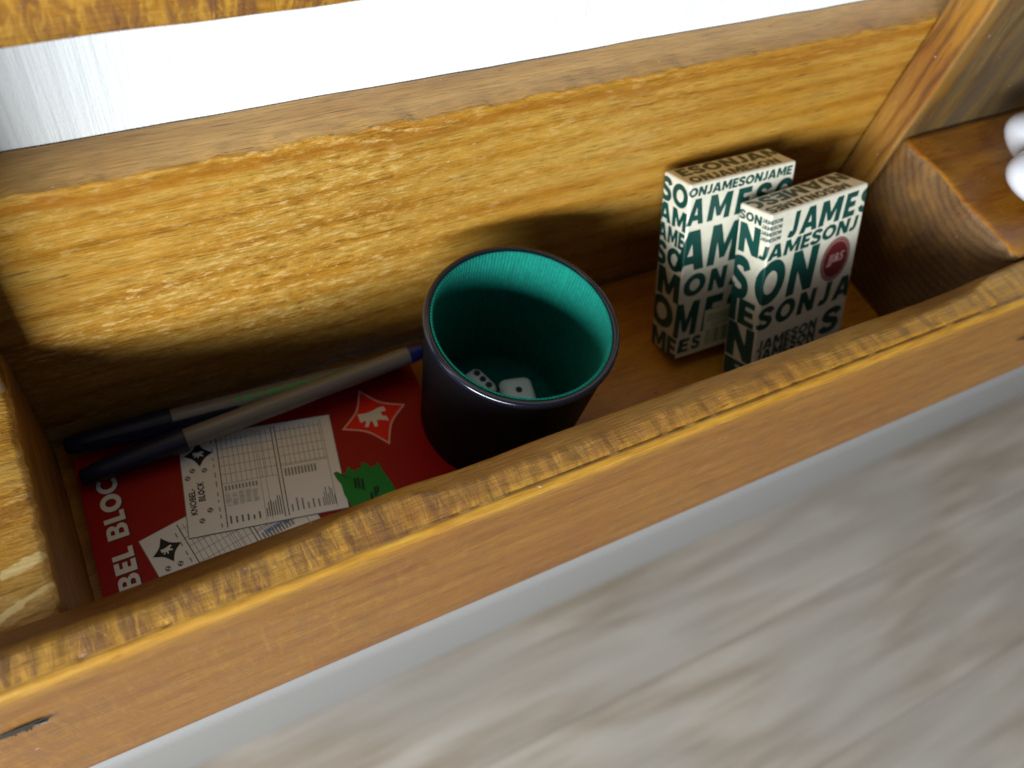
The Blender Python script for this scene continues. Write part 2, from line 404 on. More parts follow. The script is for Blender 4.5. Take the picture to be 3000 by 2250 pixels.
# inner wane of the front board: where the sawn top ends, and how far the edge has dropped
RIDGE = [(-.2, .0120), (-.03, .0125), (.03, .0120), (.075, .0142), (.10, .0178), (.112, .0172), (.135, .0128), (.20, .0120), (.28, .0125), (.36, .0118), (.405, .0135), (.430, .0195), (.445, .0205), (.7, .0205)]
DROP = [(-.2, .0095), (.04, .0085), (.09, .0050), (.12, .0035), (.16, .0030), (.3, .0030), (.40, .0042), (.432, .0022), (.7, .0015)]
INNER = [(-.2, .0245), (.04, .0238), (.10, .0222), (.16, .0212), (.38, .0208), (.43, .0218), (.46, .0225), (.7, .0225)]
secs = []; NP = None
xs = [-.16 + .86 * i / 520 for i in range(521)]
for x in xs:
    yr = lerp_tab(x, RIDGE) + .0007 * nz(x * 55, 1) + .0004 * nz(x * 190, 2)
    dr = lerp_tab(x, DROP) + .0005 * nz(x * 30, 5)
    yi = lerp_tab(x, INNER) + .0004 * nz(x * 25, 8)
    lip = .0016 + .0010 * nz(x * 45, 11) + .0007 * nz(x * 150, 12)        # rough arris left by the saw
    wob = .0005 * nz(x * 14, 21)
    p = []
    p += [(.0020, -H), (.0006, -H + .0008), (0, -H + .003)]
    for k in range(1, 12): 
        z = -H + .003 + (H - .0075) * k / 12; p.append((wob * .6 + .0003 * nz(x * 35, z * 60, 4), z))
    p += [(.0001 + wob * .6, -.0044), (.0004 + wob, -.0026), (.0009 + wob, -.0014), (.0017 + wob, -.0006), (.0025, -.0002)]
    p += [(.0032, -.0001 - .3 * max(0, lip - .0012)), (.0037 + .3 * lip, -.0004 - (.08 + .27 * min(1, max(0, (x - .06) / .12))) * lip + .0006 * nz(x * 160, 31))]
    n_top = 6
    for k in range(1, n_top + 1):
        y = .0044 + (yr - .0044) * k / n_top; p.append((y, .0002 + .0006 * nz(x * 240, y * 60, 41) + .0004 * nz(x * 60, y * 90, 44)))
    n_w = 5
    for k in range(1, n_w + 1):
        t = k / n_w; p.append((yr + (yi - yr) * t, -dr * t ** 1.25 + .0003 * nz(x * 70, t * 3, 51)))
    p += [(yi + .0006, -dr - .0018), (yi + .0006, -.05), (yi + .0004, -H)]
    NP = len(p); secs.append([(x, y, z) for y, z in p])
V, F = loft(secs)
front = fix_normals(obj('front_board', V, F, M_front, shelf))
zone = {'edge': [], 'saw': [], 'face': [], 'wane_shade': []}
WANE_SHADE = [(-.2, 1.0), (.05, .97), (.090, .85), (.118, .12), (.15, .22), (.34, .25), (.40, .7), (.425, .6), (.44, .1), (.7, .1)]  # strength of the painted shade along the inner slope
for s_ in secs:
    x = s_[0][0]; yr = lerp_tab(x, RIDGE)
    for j, (_, y, z) in enumerate(s_):
        outer = j <= 18
        ed = max(0.0, 1 - abs(j - 17.5) / 1.9) if j < 20 else 0.0
        zone['edge'].append(.95 * ed * (1 + .5 * nz(x * 30, j, 3)))
        sx_ = min(1, max(0, (x - .09) / .14)); zone['saw'].append(1.0 - .52 * sx_ if 20 <= j < 27 else .0 if j > 27 else .35 if j == 27 else (.22 + .3 * nz(x * 9, z * 12, 6) if j < 13 else .1))
        zone['wane_shade'].append(0.0 if j < 27 else (.4 if j == 27 else 1.0) * lerp_tab(x, WANE_SHADE))
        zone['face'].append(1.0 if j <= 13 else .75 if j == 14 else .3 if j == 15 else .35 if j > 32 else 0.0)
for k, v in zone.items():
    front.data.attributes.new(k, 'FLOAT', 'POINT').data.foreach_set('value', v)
split_sharp(front, 60)

# nail gouges in the front board
M_gouge = plain('dark_gouge', (.018, .010, .006), .9)
M_steel = plain('nail_steel', (.45, .43, .42), .35, metal=1.0)
rnd_g = random.Random(21)
def gouge(x, z, l, hgt, tilt):
    V, F, mi = [], [], []
    n = 18
    for s, d in ((1.0, -.0009), (.55, -.0011)):
        for k in range(n):
            a = 2 * math.pi * k / n; r = s * (1 + .25 * nz(k * .9, x * 50, s))
            u, v = l * r * math.cos(a), hgt * r * math.sin(a)
            V.append((x + u * math.cos(tilt) - v * math.sin(tilt), d, z + u * math.sin(tilt) + v * math.cos(tilt)))
    for k in range(n): F.append((k, (k + 1) % n, n + (k + 1) % n, n + k)); mi.append(0)
    F.append(tuple(range(n, 2 * n))); mi.append(0)
    b = len(V); V += [(x + l * .35, -.0011, z - hgt * .2), (x + l * .95, -.0018, z - hgt * .5), (x + l * .95, -.0020, z + hgt * .6), (x + l * .4, -.0014, z + hgt * .45)]
    F.append((b, b + 1, b + 2, b + 3)); mi.append(1)
    for k in range(9):
        uu, vv = l * (-.7 + 1.5 * rnd_g.random()), hgt * (rnd_g.random() - .5) * .9; q = .0003 + .0005 * rnd_g.random(); b = len(V)
        V += [(x + uu, -.0013, z + vv), (x + uu + q * 1.6, -.0016, z + vv + q * .2), (x + uu + q, -.0021, z + vv + q)]; F.append((b, b + 1, b + 2)); mi.append(1)
    obj('nail', V, F, [M_gouge, M_steel], front, midx=mi, world=False)
gouge(-.0215, -.0285, .0082, .0024, .05)
gouge(.4815, -.0505, .0060, .0014, .05)

M_back = wood('stained_pine_back', 'X', light=(.55, .335, .085), mid=(.49, .25, .042), dark=(.28, .115, .014), ringfreq=480, ringmix=.40, seed=5.2, rough=.29, blotch=.45, torn=.8, torn_x=.05, bumpk=.9, spots=.3, long=.13, wavy=.016, band=True, tone=.66)
M_backtop = wood('lightened_dusty_pine_top', 'X', light=(.80, .49, .19), mid=(.66, .37, .12), dark=(.34, .165, .05), ringfreq=600, ringmix=.35, seed=6.6, rough=.45, blotch=.35, long=.3, grey=.12, spots=.3, bumpk=.5)  # dusty top, colour lightened in place of light from above
back = plank_x('back_board', -.20, .75, D, D + TB - .0004, ZF - .017, ZB, M_back, shelf, r=.0014, step=.003, rough=.0004, seed=3, edge=.0018)
back.data.materials.append(M_backtop)
for p in back.data.polygons:
    c = p.center
    if c.z > ZB - .0022 and c.y > D + .0028: p.material_index = 1

M_slat = wood('stained_pine_slat', 'X', light=(.50, .29, .07), mid=(.42, .20, .028), dark=(.20, .08, .014), ringfreq=300, ringmix=.3, cross=1.0, crossfreq=260, seed=8.4, rough=.34, blotch=.7)
plank_x('upper_slat', -.20, .75, D + .001, D + TB - .0015, .1086, .205, M_slat, shelf, r=.0025, step=.004, rough=.0005, seed=13)

M_bottom = wood('stained_pine_bottom', 'X', light=(.85, .40, .045), mid=(.68, .27, .022), dark=(.42, .15, .014), ringfreq=420, ringmix=.4, seed=9.9, rough=.33, blotch=.4, bumpk=.5)
plank_x('bottom_board', -.16, .70, .0225, D - .0008, ZF - .0165, ZF, M_bottom, shelf, r=.0015, step=.02, rough=.0002, seed=23)

M_up = wood('stained_pine_upright', 'Z', light=(.46, .235, .045), mid=(.36, .145, .016), dark=(.10, .042, .010), ringfreq=750, ringmix=.55, seed=11.3, rough=.36, blotch=.7, grey=.25)
M_upf = wood('weathered_pine_upright', 'Z', tone=.46, light=(.30, .20, .085), mid=(.22, .125, .045), dark=(.085, .050, .026), ringfreq=600, ringmix=.5, seed=12.1, rough=.42, blotch=.5, grey=.85)
for nm, x0, x1, z0 in (('upright', XS, XS + .105, ZF + .0005), ('upright', -.105, -.0003, -.0130)):
    u = plank_z(nm, x0, x1, YS, D - .0006, z0, .24, M_up, shelf, seed=x0 * 10)
    u.data.materials.append(M_upf)
    for p in u.data.polygons:
        if p.normal.y < -.7: p.material_index = 1

M_blk = wood('end_grain_block', 'X', light=(.22, .125, .055), mid=(.155, .080, .033), dark=(.075, .036, .016), ringfreq=1300, ringmix=.36, seed=14.2, rough=.55, blotch=.35, ends=(.055, .035), bumpk=1.2, spots=.5)
M_blktop = wood('stained_block_top', 'X', light=(.36, .155, .022), mid=(.30, .110, .012), dark=(.16, .055, .012), ringfreq=500, ringmix=.3, seed=15.5, rough=.30, blotch=.6, bumpk=.7)
M_blktopL = wood('chipped_block_top', 'X', tone=.74, light=(.56, .34, .085), mid=(.47, .235, .032), dark=(.24, .095, .014), ringfreq=380, ringmix=.45, seed=16.1, rough=.30, blotch=.6, torn=.5, bumpk=1.0)
M_chip = plain('bare_chipped_wood', (.62, .43, .17), .5)

def block(x0, x1, y0, y1, z1, mats, side, jag, seed, rr=.003):
    """block lofted along y; 'side' is the x face that looks into the trough"""
    prof = densify(rrect(x0, x1, ZF - .002, z1, rr, 5), .005); secs = []
    n = 60
    for i in range(n + 1):
        y = y0 + (y1 - y0) * i / n; s = []
        e = max(0.0, 1 - min(i, n - i) / 2.0) * .0015      # rounded ends
        for (x, z) in prof:
            near = math.exp(-((x - side) / .004) ** 2 - ((z - z1) / .004) ** 2)
            j = jag * (nz(y * 160, seed) * .6 + nz(y * 420, seed + 3) * .5 + nz(y * 40, seed + 7)) * near
            s.append((x + j + .0006 * nz(x * 60, y * 60, z * 60 + seed) + (e if x < (x0 + x1) / 2 else -e), y, z + .5 * j + .0007 * nz(x * 50, y * 45, seed) - (e if z > z1 - .01 else 0)))
        secs.append(s)
    V, F = loft(secs); o = split_sharp(fix_normals(obj('end_block', V, F, mats, shelf)), 50)
    for p in o.data.polygons:
        if p.normal.z > .6 and p.center.z > z1 - .006: p.material_index = 1
    return o
block(XS - .0008, XS + .115, .0245, YS - .0006, -.0008, [M_blk, M_blktop], XS, .0016, 4.0)
lb = block(-.115, 0, .0262, D - .0008, -.0127, [M_blk, M_blktopL], 0, .0012, 9.0, rr=.0035)
lb.data.materials[0] = wood('worn_block_side', 'Y', light=(.40, .22, .055), mid=(.30, .140, .026), dark=(.13, .055, .012), ringfreq=700, ringmix=.45, seed=17.7, rough=.5, blotch=.5)
# bare chips where the stain has come off the left block
def add_chips(m, segs, color):
    w = N.__new__(N); w.m = m; w.t = m.node_tree; w.b = w.t.nodes['Principled BSDF']
    P = w.obj(); xyz = w.sep(P); n = w.noise(w.mapv(P, scale=(160, 420, 420)), 1.0, 4, .6)
    col = w.b.inputs['Base Color'].links[0].from_socket
    for (x0, y0, x1, y1, wd) in segs:
        L = math.hypot(x1 - x0, y1 - y0); ux, uy = (x1 - x0) / L, (y1 - y0) / L
        dx = w.math('SUBTRACT', xyz[0], x0); dy = w.math('SUBTRACT', xyz[1], y0)
        t = w.math('MAXIMUM', w.math('MINIMUM', w.math('ADD', w.math('MULTIPLY', dx, ux), w.math('MULTIPLY', dy, uy)), L), 0.0)
        ex = w.math('SUBTRACT', dx, w.math('MULTIPLY', t, ux)); ey = w.math('SUBTRACT', dy, w.math('MULTIPLY', t, uy))
        d = w.math('SQRT', w.math('ADD', w.math('MULTIPLY', ex, ex), w.math('MULTIPLY', ey, ey)))
        k = w.math('ADD', w.math('DIVIDE', d, wd), w.math('MULTIPLY', w.math('SUBTRACT', n, .5), 2.4))
        col = w.mix(w.ramp(k, [(.75, 1.0), (1.0, 0.0)]), col, color)
    w.put(w.b.inputs['Base Color'], col)
add_chips(M_blktopL, [(-.014, .0455, -.0035, .0475, .0022), (-.022, .0285, -.0115, .0335, .0016), (-.0115, .0335, -.0012, .0365, .0010)], (.60, .43, .17))

# ------------------------------------------------------------------ score pad
M_red = N('red_cover'); P = M_red.obj(); n_ = M_red.noise(P, 900, 2); M_red = M_red.set(color=(.30, .006, .005), rough=M_red.math('ADD', .34, M_red.math('MULTIPLY', n_, .08)), spec=.16)
M_redb = plain('bright_red_print', (.74, .016, .011), .35, spec=.15)
M_pink = plain('pale_outline_print', (.75, .40, .36), .4, spec=.15)
M_white = plain('white_print', (.72, .71, .68), .42, spec=.15)
M_paper = plain('sheet_print', (.78, .78, .77), .45, spec=.15)
M_ink = plain('black_ink', (.018, .020, .018), .45, spec=.15)
M_grey = plain('grey_ink', (.14, .14, .135), .5, spec=.15)
M_lgrey = plain('pale_grey_ink', (.27, .265, .26), .5, spec=.15)
M_blue = plain('blue_ink', (.10, .20, .42), .5, spec=.15)
M_green = plain('green_print', (.012, .215, .028), .4, spec=.15)
M_dkgreen = plain('dark_green_print', (.006, .045, .010), .5, spec=.15)
M_pages = N('page_edges'); P = M_pages.obj(); M_pages = M_pages.set(color=M_pages.ramp(M_pages.noise(M_pages.mapv(P, scale=(20, 20, 6000)), 1.0, 2), [(.35, (.35, .33, .30)), (.65, (.70, .68, .63))]), rough=.7)

PZ = ZF + .0062
pad = root('score_pad', 'red dice game score pad lying flat on the trough bottom under the pens', 'notepad', (.085, .075, ZF))
PX0, PX1, PY0, PY1 = .0035, .1655, .0240, .1260
SK = .0030      # the left edge of the pad is slightly turned
def padpt(x, y): return (x + SK * (y - .055) / .07, y)
def slab(name, z0, z1, mat, shrink=0.0):
    c = [padpt(PX0 + shrink, PY0 + shrink), padpt(PX1 - shrink, PY0 + shrink), padpt(PX1 - shrink, PY1 - shrink), padpt(PX0 + shrink, PY1 - shrink)]
    V = [(x, y, z0) for x, y in c] + [(x, y, z1) for x, y in c]
    return V, [(3, 2, 1, 0), (4, 5, 6, 7), (0, 1, 5, 4), (1, 2, 6, 5), (2, 3, 7, 6), (3, 0, 4, 7)]
V, F = slab('page_block', ZF + .0006, PZ - .0004, M_pages, .0006)
obj('page_block', V, F, M_pages, pad, smooth=False)

class Print:
    """flat print: polygons in 2D, each a hair above the one before"""
    def __init__(s, mats): s.mats = mats; s.V = []; s.F = []; s.mi = []
    def add(s, polys, mat, z, xf=lambda p: p):
        k = s.mats.index(mat)
        for poly in polys:
            b = len(s.V); s.V += [(*xf(p), z) for p in poly]; s.F.append(tuple(range(b, b + len(poly)))); s.mi.append(k)

pr = Print([M_red, M_redb, M_pink, M_white, M_paper, M_ink, M_grey, M_lgrey, M_blue, M_green, M_dkgreen, M_pages])
V, F = slab('cover', PZ - .0004, PZ, M_red)
pr.V += V; pr.F += F; pr.mi += [0] * 6
def rot90(p): return (-p[1], p[0])
# cover title, reads away from the viewer along the left edge
def title(p):     # p = (advance, height) -> x to the left, y up the page
    return padpt(.0188 - p[1], p[0] - .0003)
e = .00005
letters = [('K', .0205, .0277), ('N', .0285, .0365), ('O', .0370, .0455), ('B', .0570 - .0105, .0540 ), ('B', .0570, .0640), ('E', .0650, .0705), ('L', .0715, .0765),
           ('B', .0815, .0885), ('L', .0895, .0945), ('O', .0948, .1035), ('C', .1040, .1115), ('K', .1120, .1195)]
letters = [l for i, l in enumerate(letters) if i != 3]
for ch, a0, a1 in letters:
    T = text_fit(ch, a0, 0, a1, .0088, offset=.03)
    pr.add([[title((p[0] - .0005, p[1] - .0005)) for p in t] for t in T], M_ink, PZ + e)
    pr.add([[title(p) for p in t] for t in T], M_white, PZ + 2 * e)

def diamond(cx, cy, r, rot, bend=.22, n=7):
    pts = []
    for q in range(4):
        a0 = rot + q * math.pi / 2; a1 = a0 + math.pi / 2
        p0 = (math.cos(a0) * r, math.sin(a0) * r); p1 = (math.cos(a1) * r, math.sin(a1) * r)
        for k in range(n):
            t = k / n; s = 1 - bend * math.sin(math.pi * t)
            pts.append((cx + (p0[0] + (p1[0] - p0[0]) * t) * s, cy + (p0[1] + (p1[1] - p0[1]) * t) * s))
    return pts
def fan(pts, c=None):
    c = c or (sum(p[0] for p in pts) / len(pts), sum(p[1] for p in pts) / len(pts))
    return [[c, pts[i], pts[(i + 1) % len(pts)]] for i in range(len(pts))]
# walking bear emblem, unit box, upright
BEAR_OUT = [(-0.71, 0.41), (-0.34, 0.32), (0.04, 0.34), (0.36, 0.42), (0.64, 0.39), (0.69, 0.22), (0.65, 0.11), (0.46, 0.16), (0.38, 0.07), (0.42, -0.09), (0.58, -0.15), (0.6, -0.3), (0.6, -0.46), (0.46, -0.36), (0.21, -0.25), (0.06, -0.22), (-0.02, -0.57), (-0.17, -0.53), (-0.16, -0.22), (-0.26, -0.16), (-0.46, -0.44), (-0.63, -0.38), (-0.48, -0.2), (-0.48, -0.05), (-0.67, -0.1), (-0.73, -0.06), (-0.72, 0.18)]
def tess(*loops):
    from mathutils.geometry import tessellate_polygon
    flat = [p for l in loops for p in l]
    return [[flat[i] for i in t] for t in tessellate_polygon([[Vector((p[0], p[1], 0)) for p in l] for l in loops])]
BEAR = tess(BEAR_OUT)
def bear(cx, cy, s, a, flip=1):
    c, q = math.cos(a), math.sin(a)
    return [[(cx + s * (flip * x * c - y * q), cy + s * (flip * x * q + y * c)) for x, y in poly] for poly in BEAR]

dc = (.1395, .0990)
pr.add(fan(diamond(*dc, .0172, .10 + math.pi / 2 - .02), dc), M_pink, PZ + e)
pr.add(fan(diamond(*dc, .0156, .10 + math.pi / 2 - .02), dc), M_redb, PZ + 2 * e)
pr.add(bear(dc[0], dc[1], .0100, 0), M_white, PZ + 3 * e)

# printed score sheets
rnd = random.Random(3)
def sheet(o, ang, z, full):
    c, s = math.cos(ang), math.sin(ang)
    def xf(p): return (o[0] + p[0] * c - p[1] * s, o[1] + p[0] * s + p[1] * c)
    SW, SH = .0697, .0503
    def R(u0, v0, u1, v1, m, dz): pr.add([rect(u0, v0, u1, v1)], m, z + dz, xf)
    R(-.0003, -.0004, SW + .0003, SH + .0003, M_dkgreen if False else M_grey, 0)
    R(0, 0, SW, SH, M_paper, e)
    # logo
    pr.add(fan(diamond(.0080, .0405, .0064, math.pi / 2)), M_ink, z + 2 * e, xf)
    pr.add(bear(.0080, .0405, .0034, 0), M_white, z + 3 * e, xf)
    for (u, v) in ((.0046, .0325), (.0022, .0290), (.0098, .0318), (.0100, .0115), (.0062, .0070)):
        pr.add([disc(u, v, .0013, 8)], M_grey, z + 2 * e, xf)
        pr.add([disc(u - .0004, v + .0003, .0004, 6), disc(u + .0005, v - .0004, .0004, 6)], M_paper, z + 3 * e, xf)
    for t, u0, v0, v1 in (('KNOBEL-', .0018, .0105, .0235), ('BLOCK', .0058, .0165, .0262)):
        T = text_fit(t, v0, 0, v1, .0029, offset=.03)
        pr.add([[(u0 + .0029 - p[1], p[0]) for p in t_] for t_ in T], M_ink, z + 2 * e, xf)
    # dotted name line
    v = .002
    while v < SH - .004:
        l = rnd.uniform(.0012, .003); R(.0138, v, .0144, v + l, M_lgrey, 2 * e); v += l + rnd.uniform(.001, .003)
    # rules
    for u, wd, m in ((.0162, .00042, M_ink), (.0413, .00042, M_ink), (.0430, .00042, M_ink), (.0648, .00022, M_grey), (.0333, .00018, M_grey), (.0358, .00018, M_grey)):
        R(u, .0015, u + wd, SH - .0015, m, 3 * e)
    u = .0162
    while u < .0645:
        u += .00226
        if u < .0645 and not (.0400 < u < .0436): R(u, .0232 if u < .0413 else .0270, u + .00024, SH - .0025, M_lgrey, 2 * e)
    for v in (.0278, .0323, .0368, .0413, .0458):
        R(.0164, v, .0412, v + .00024, M_lgrey, 2 * e); R(.0432, v, .0646, v + .00024, M_lgrey, 2 * e)
    R(.0164, .0230, .0412, .0232, M_grey, 3 * e); R(.0432, .0270, .0646, .0272, M_grey, 3 * e)
    # tiny column heads and footnotes, too small to read
    for k in range(10): R(.0175 + k * .0015, .0195, .0183 + k * .0015, .0220, M_lgrey, 2 * e)
    for k in range(26):
        for q in range(5):
            if rnd.random() < .75: R(.0172 + q * .0030, .0118 + k * .00026, .0172 + q * .0030 + rnd.uniform(.0015, .0027), .01192 + k * .00026, M_lgrey, 2 * e)
    for k in range(6): R(.0178 + k * .0025, .0030, .0186 + k * .0025, .0030 + rnd.uniform(.0018, .0048), M_grey, 2 * e)
    for k in range(7): R(.0338 + k * .00105, .0030, .0343 + k * .00105, .0030 + rnd.uniform(.004, .010), M_grey, 2 * e)
    for k in range(10): R(.0445 + k * .0015, .0215, .0454 + k * .0015, .0255, M_lgrey, 2 * e)
    for k in range(6): R(.0448 + k * .0024, .0032, .0456 + k * .0024, .0032 + rnd.uniform(.003, .0075), M_lgrey, 2 * e)
    for k in range(7): R(.0590 + k * .0009, .0030, .0594 + k * .0009, .0030 + rnd.uniform(.004, .010), M_grey, 2 * e)
    if not full:
        for k in range(14): R(.046 + k * .0011, .0235 + .0004 * (k % 3), .0467 + k * .0011, .0262, M_blue, 4 * e)
c11, s11 = math.cos(math.radians(11)), math.sin(math.radians(11))
sheet((.0226 + .0503 * s11, .0766 - .0503 * c11), math.radians(11), PZ + e, False)
sheet((.0422, .0700), math.radians(-9.8), PZ + 7 * e, True)
# green brush mark
gr_ = random.Random(11); G = []
for k in range(26):
    t = k / 25; G.append((.1105 + .0212 * t, .0770 - .0012 * t - .0022 * math.sin(t * 9) ** 2 + gr_.uniform(-.0010, .0014)))
G += [(.1325, .0690), (.1338, .0620), (.1348, .0550), (.1330, .0505), (.1160, .0505), (.1122, .0570), (.1112, .0650), (.1118, .0700), (.1108, .0735)]
pr.add(fan(G, (.122, .064)), M_green, PZ + 14 * e)
for (x, y, l, h_) in ((.1168, .0660, .0012, .0052), (.1184, .0650, .0010, .0060), (.1198, .0640, .0012, .0056), (.1238, .0590, .0012, .0045), (.1254, .0600, .0010, .0035), (.1214, .0575, .0012, .004)):
    pr.add([[(x, y), (x + l, y - .0006), (x + l + .0012, y - .0006 + h_), (x + .0012, y + h_)]], M_dkgreen, PZ + 15 * e)
obj('cover', pr.V, pr.F, pr.mats, pad, smooth=False, midx=pr.mi)

# ------------------------------------------------------------------ ballpoint pens
M_cap = plain('navy_cap_plastic', (.007, .011, .042), .4)
M_plug = plain('blue_plug_plastic', (.010, .022, .16), .3)
M_barrel = N('translucent_barrel'); P = M_barrel.obj(); xyz = M_barrel.sep(P)
M_barrel = M_barrel.set(color=(.215, .215, .21), rough=.16, spec=.5, sss=.0)
M_pgreen = plain('green_pen_print', (.03, .42, .09), .4)
def pen(label, a, b, za, zb, roll, printed):
    """a = cap end, b = plug end (x, y); local x axis runs from cap to plug"""
    A = Vector((a[0], a[1], za)); B = Vector((b[0], b[1], zb)); d = B - A; L = d.length; d.normalize()
    o = root('ballpoint_pen', label, 'pen', A, None)
    y = Vector((0, 0, 1)).cross(d).normalized(); z = d.cross(y)
    o.matrix_world = Matrix(((d.x, y.x, z.x, A.x), (d.y, y.y, z.y, A.y), (d.z, y.z, z.z, A.z), (0, 0, 0, 1)))
    def tube(name, prof, mat, parent=o):
        V, F = lathe([(r, x) for x, r in prof], 24); V = [(p[2], p[0], p[1]) for p in V]
        return fix_normals(obj(name, V, F, mat, parent, world=False))
    r = .0048
    cap = tube('cap', [(.0, .0001), (.0, .0024), (.0012, .0038), (.010, .0046), (.030, .0054), (.0455, .0059), (.0462, .0059), (.0462, .0050), (.040, .0049)], M_cap)
    tube('barrel', [(.030, .0030), (.040, r), (L * .6, r), (L - .0100, r * .97), (L - .0095, r * .93), (L - .0095, .001)], M_barrel)
    tube('end_plug', [(L - .0097, r * .95), (L - .006, r * .93), (L - .0012, r * .80), (L, r * .55), (L, .0001)], M_plug)
    # clip: tapered blade reaching past the cap mouth
    secs = []
    for x, w_, t0, t1 in ((.006, .0012, .0042, .0062), (.02, .0016, .0054, .0074), (.046, .0018, .0066, .0084), (.066, .0017, .0062, .0080), (.0755, .0013, .0058, .0076), (.0768, .0006, .0060, .0070)):
        s = []
        for yy, zz in ((-w_, t0), (w_, t0), (w_, t1), (-w_, t1)):
            s.append((x, yy * math.cos(roll) - zz * math.sin(roll), yy * math.sin(roll) + zz * math.cos(roll)))
        secs.append(s)
    V, F = loft(secs); fix_normals(obj('clip', V, F, M_cap, cap, smooth=False, world=False))
    if printed:
        V, F = [], []
        def wrap(T):
            for t in T:
                b_ = len(V)
                for (u, v) in t:
                    an = printed + v / r; V.append((u, -(r + .00008) * math.sin(an), (r + .00008) * math.cos(an)))
                F.append((b_, b_ + 1, b_ + 2))
        # v grows downwards on the page: letters' tops towards the wall
        wrap([[(p[0], -p[1]) for p in t] for t in text_fit('BIC ecolutions', .0790, -.0016, .1150, .0016, offset=.04)])
        wrap([[(.0765 + p[0], -p[1]) for p in t] for t in fan(diamond(0, 0, .0016, 0, .1))])
        for q in ring2(.1215, 0, .0009, .0017, 16): wrap([[q[0], q[1], q[2]], [q[0], q[2], q[3]]])
        wrap([[(p[0], -p[1]) for p in t] for t in text_fit('BIC', .1245, -.0007, .1300, .0007, offset=.02)])
        b = bpy.data.objects['barrel'] if False else [c for c in o.children if c.name.startswith('barrel')][0]
        me = b.data; nv = len(me.vertices); bm = bmesh.new(); bm.from_mesh(me)
        vs = [bm.verts.new(v) for v in V]
        me.materials.append(M_pgreen)
        for f in F:
            try:
                fc = bm.faces.new([vs[i] for i in f]); fc.material_index = 1
            except ValueError: pass
        bm.to_mesh(me); bm.free()
    return o
pen('translucent ballpoint pen with green lettering, lying nearest the back board', (.0050, .1300), (.1650, .1225), PZ + .0054, PZ + .0050, 1.0, .25)
pen('plain translucent ballpoint pen with blue end plug, crossing the white score sheet', (.0078, .1122), (.1745, .1188), PZ + .0055, PZ + .0150, -2.5, None)

# ------------------------------------------------------------------ dice cup
XC, YC, RC, HC = .1967, .0787, .0434, .0857
M_leather = N('black_leather'); P = M_leather.obj(); n_ = M_leather.noise(P, 700, 3)
M_leather = M_leather.set(color=(.0025, .0028, .0042), rough=.55, spec=.12, normal=M_leather.bump(n_, .12, .0006))
M_rim = plain('glossy_black_rim', (.0045, .006, .013), .2, coat=.25)
M_felt = N('ribbed_green_lining'); P = M_felt.obj(); xyz = M_felt.sep(P)
an = M_felt.math('ARCTAN2', xyz[1], xyz[0])
rib = M_felt.math('ADD', M_felt.math('MULTIPLY', M_felt.math('SINE', M_felt.math('MULTIPLY', an, 150.0)), .5), .5)
n1 = M_felt.noise(P, 500, 3); n2 = M_felt.noise(P, 2500, 2)
seam = M_felt.math('ABSOLUTE', M_felt.math('SUBTRACT', an, .52))
col = M_felt.mix(M_felt.ramp(rib, [(.2, .0), (.7, .38)]), (.0015, .115, .086), (.004, .185, .138))
col = M_felt.mix(1.0, col, M_felt.ramp(n1, [(.3, .78), (.7, 1.12)]), 'MULTIPLY')
col = M_felt.mix(M_felt.ramp(seam, [(.008, .55), (.03, 0.0)]), col, (.003, .16, .10))
hh = M_felt.math('ADD', M_felt.math('ADD', rib, M_felt.math('MULTIPLY', n2, .8)), M_felt.math('MULTIPLY', M_felt.ramp(seam, [(.01, 0.0), (.03, 1.0)]), 1.5))
M_felt = M_felt.set(color=col, rough=.9, spec=.15, normal=M_felt.bump(hh, .32, .0006))
cup = root('dice_cup', 'black leather dice cup with green ribbed lining, standing between pens and card boxes', 'dice cup', (XC, YC, ZF))
rb = RC * .86
def cup_part(name, prof, mat, n=96, **k):
    V, F = lathe(prof, n, **k); o = fix_normals(obj(name, V, F, mat, cup, world=False)); return o
rt = RC - .0011
cup_part('shell', [(.0005, .0006), (rb - .003, .0002), (rb - .0008, .0010), (rb, .0030), (rb + (rt - rb) * .5, HC * .5), (rt - .0002, HC - .0045), (rt + .0003, HC - .0030)], M_leather)
ri = RC - .0040
rim = []
for k in range(13):
    a = math.pi * 1.15 * k / 12 - .45
    rim.append((RC - .0017 + .0017 * math.cos(a), HC - .0019 + .0019 * math.sin(a)))
cup_part('rim', [(rt - .0006, HC - .0040)] + rim + [(RC - .0036, HC - .0030)], M_rim)
lin = [(RC - .0032, HC - .0008), (RC - .0039, HC - .0002), (RC - .0046, HC - .0010)]
for k in range(1, 13):
    t = k / 12; lin.append((RC - .0046 - (RC - rb) * t * .92 + .0004 * math.sin(t * 3.1), HC - .0010 - (HC - .006) * t))
lin += [(rb - .0080, .0045), (.0004, .0044)]
o = cup_part('lining', lin, M_felt, 240)
for f in o.data.polygons: f.flip() if False else None

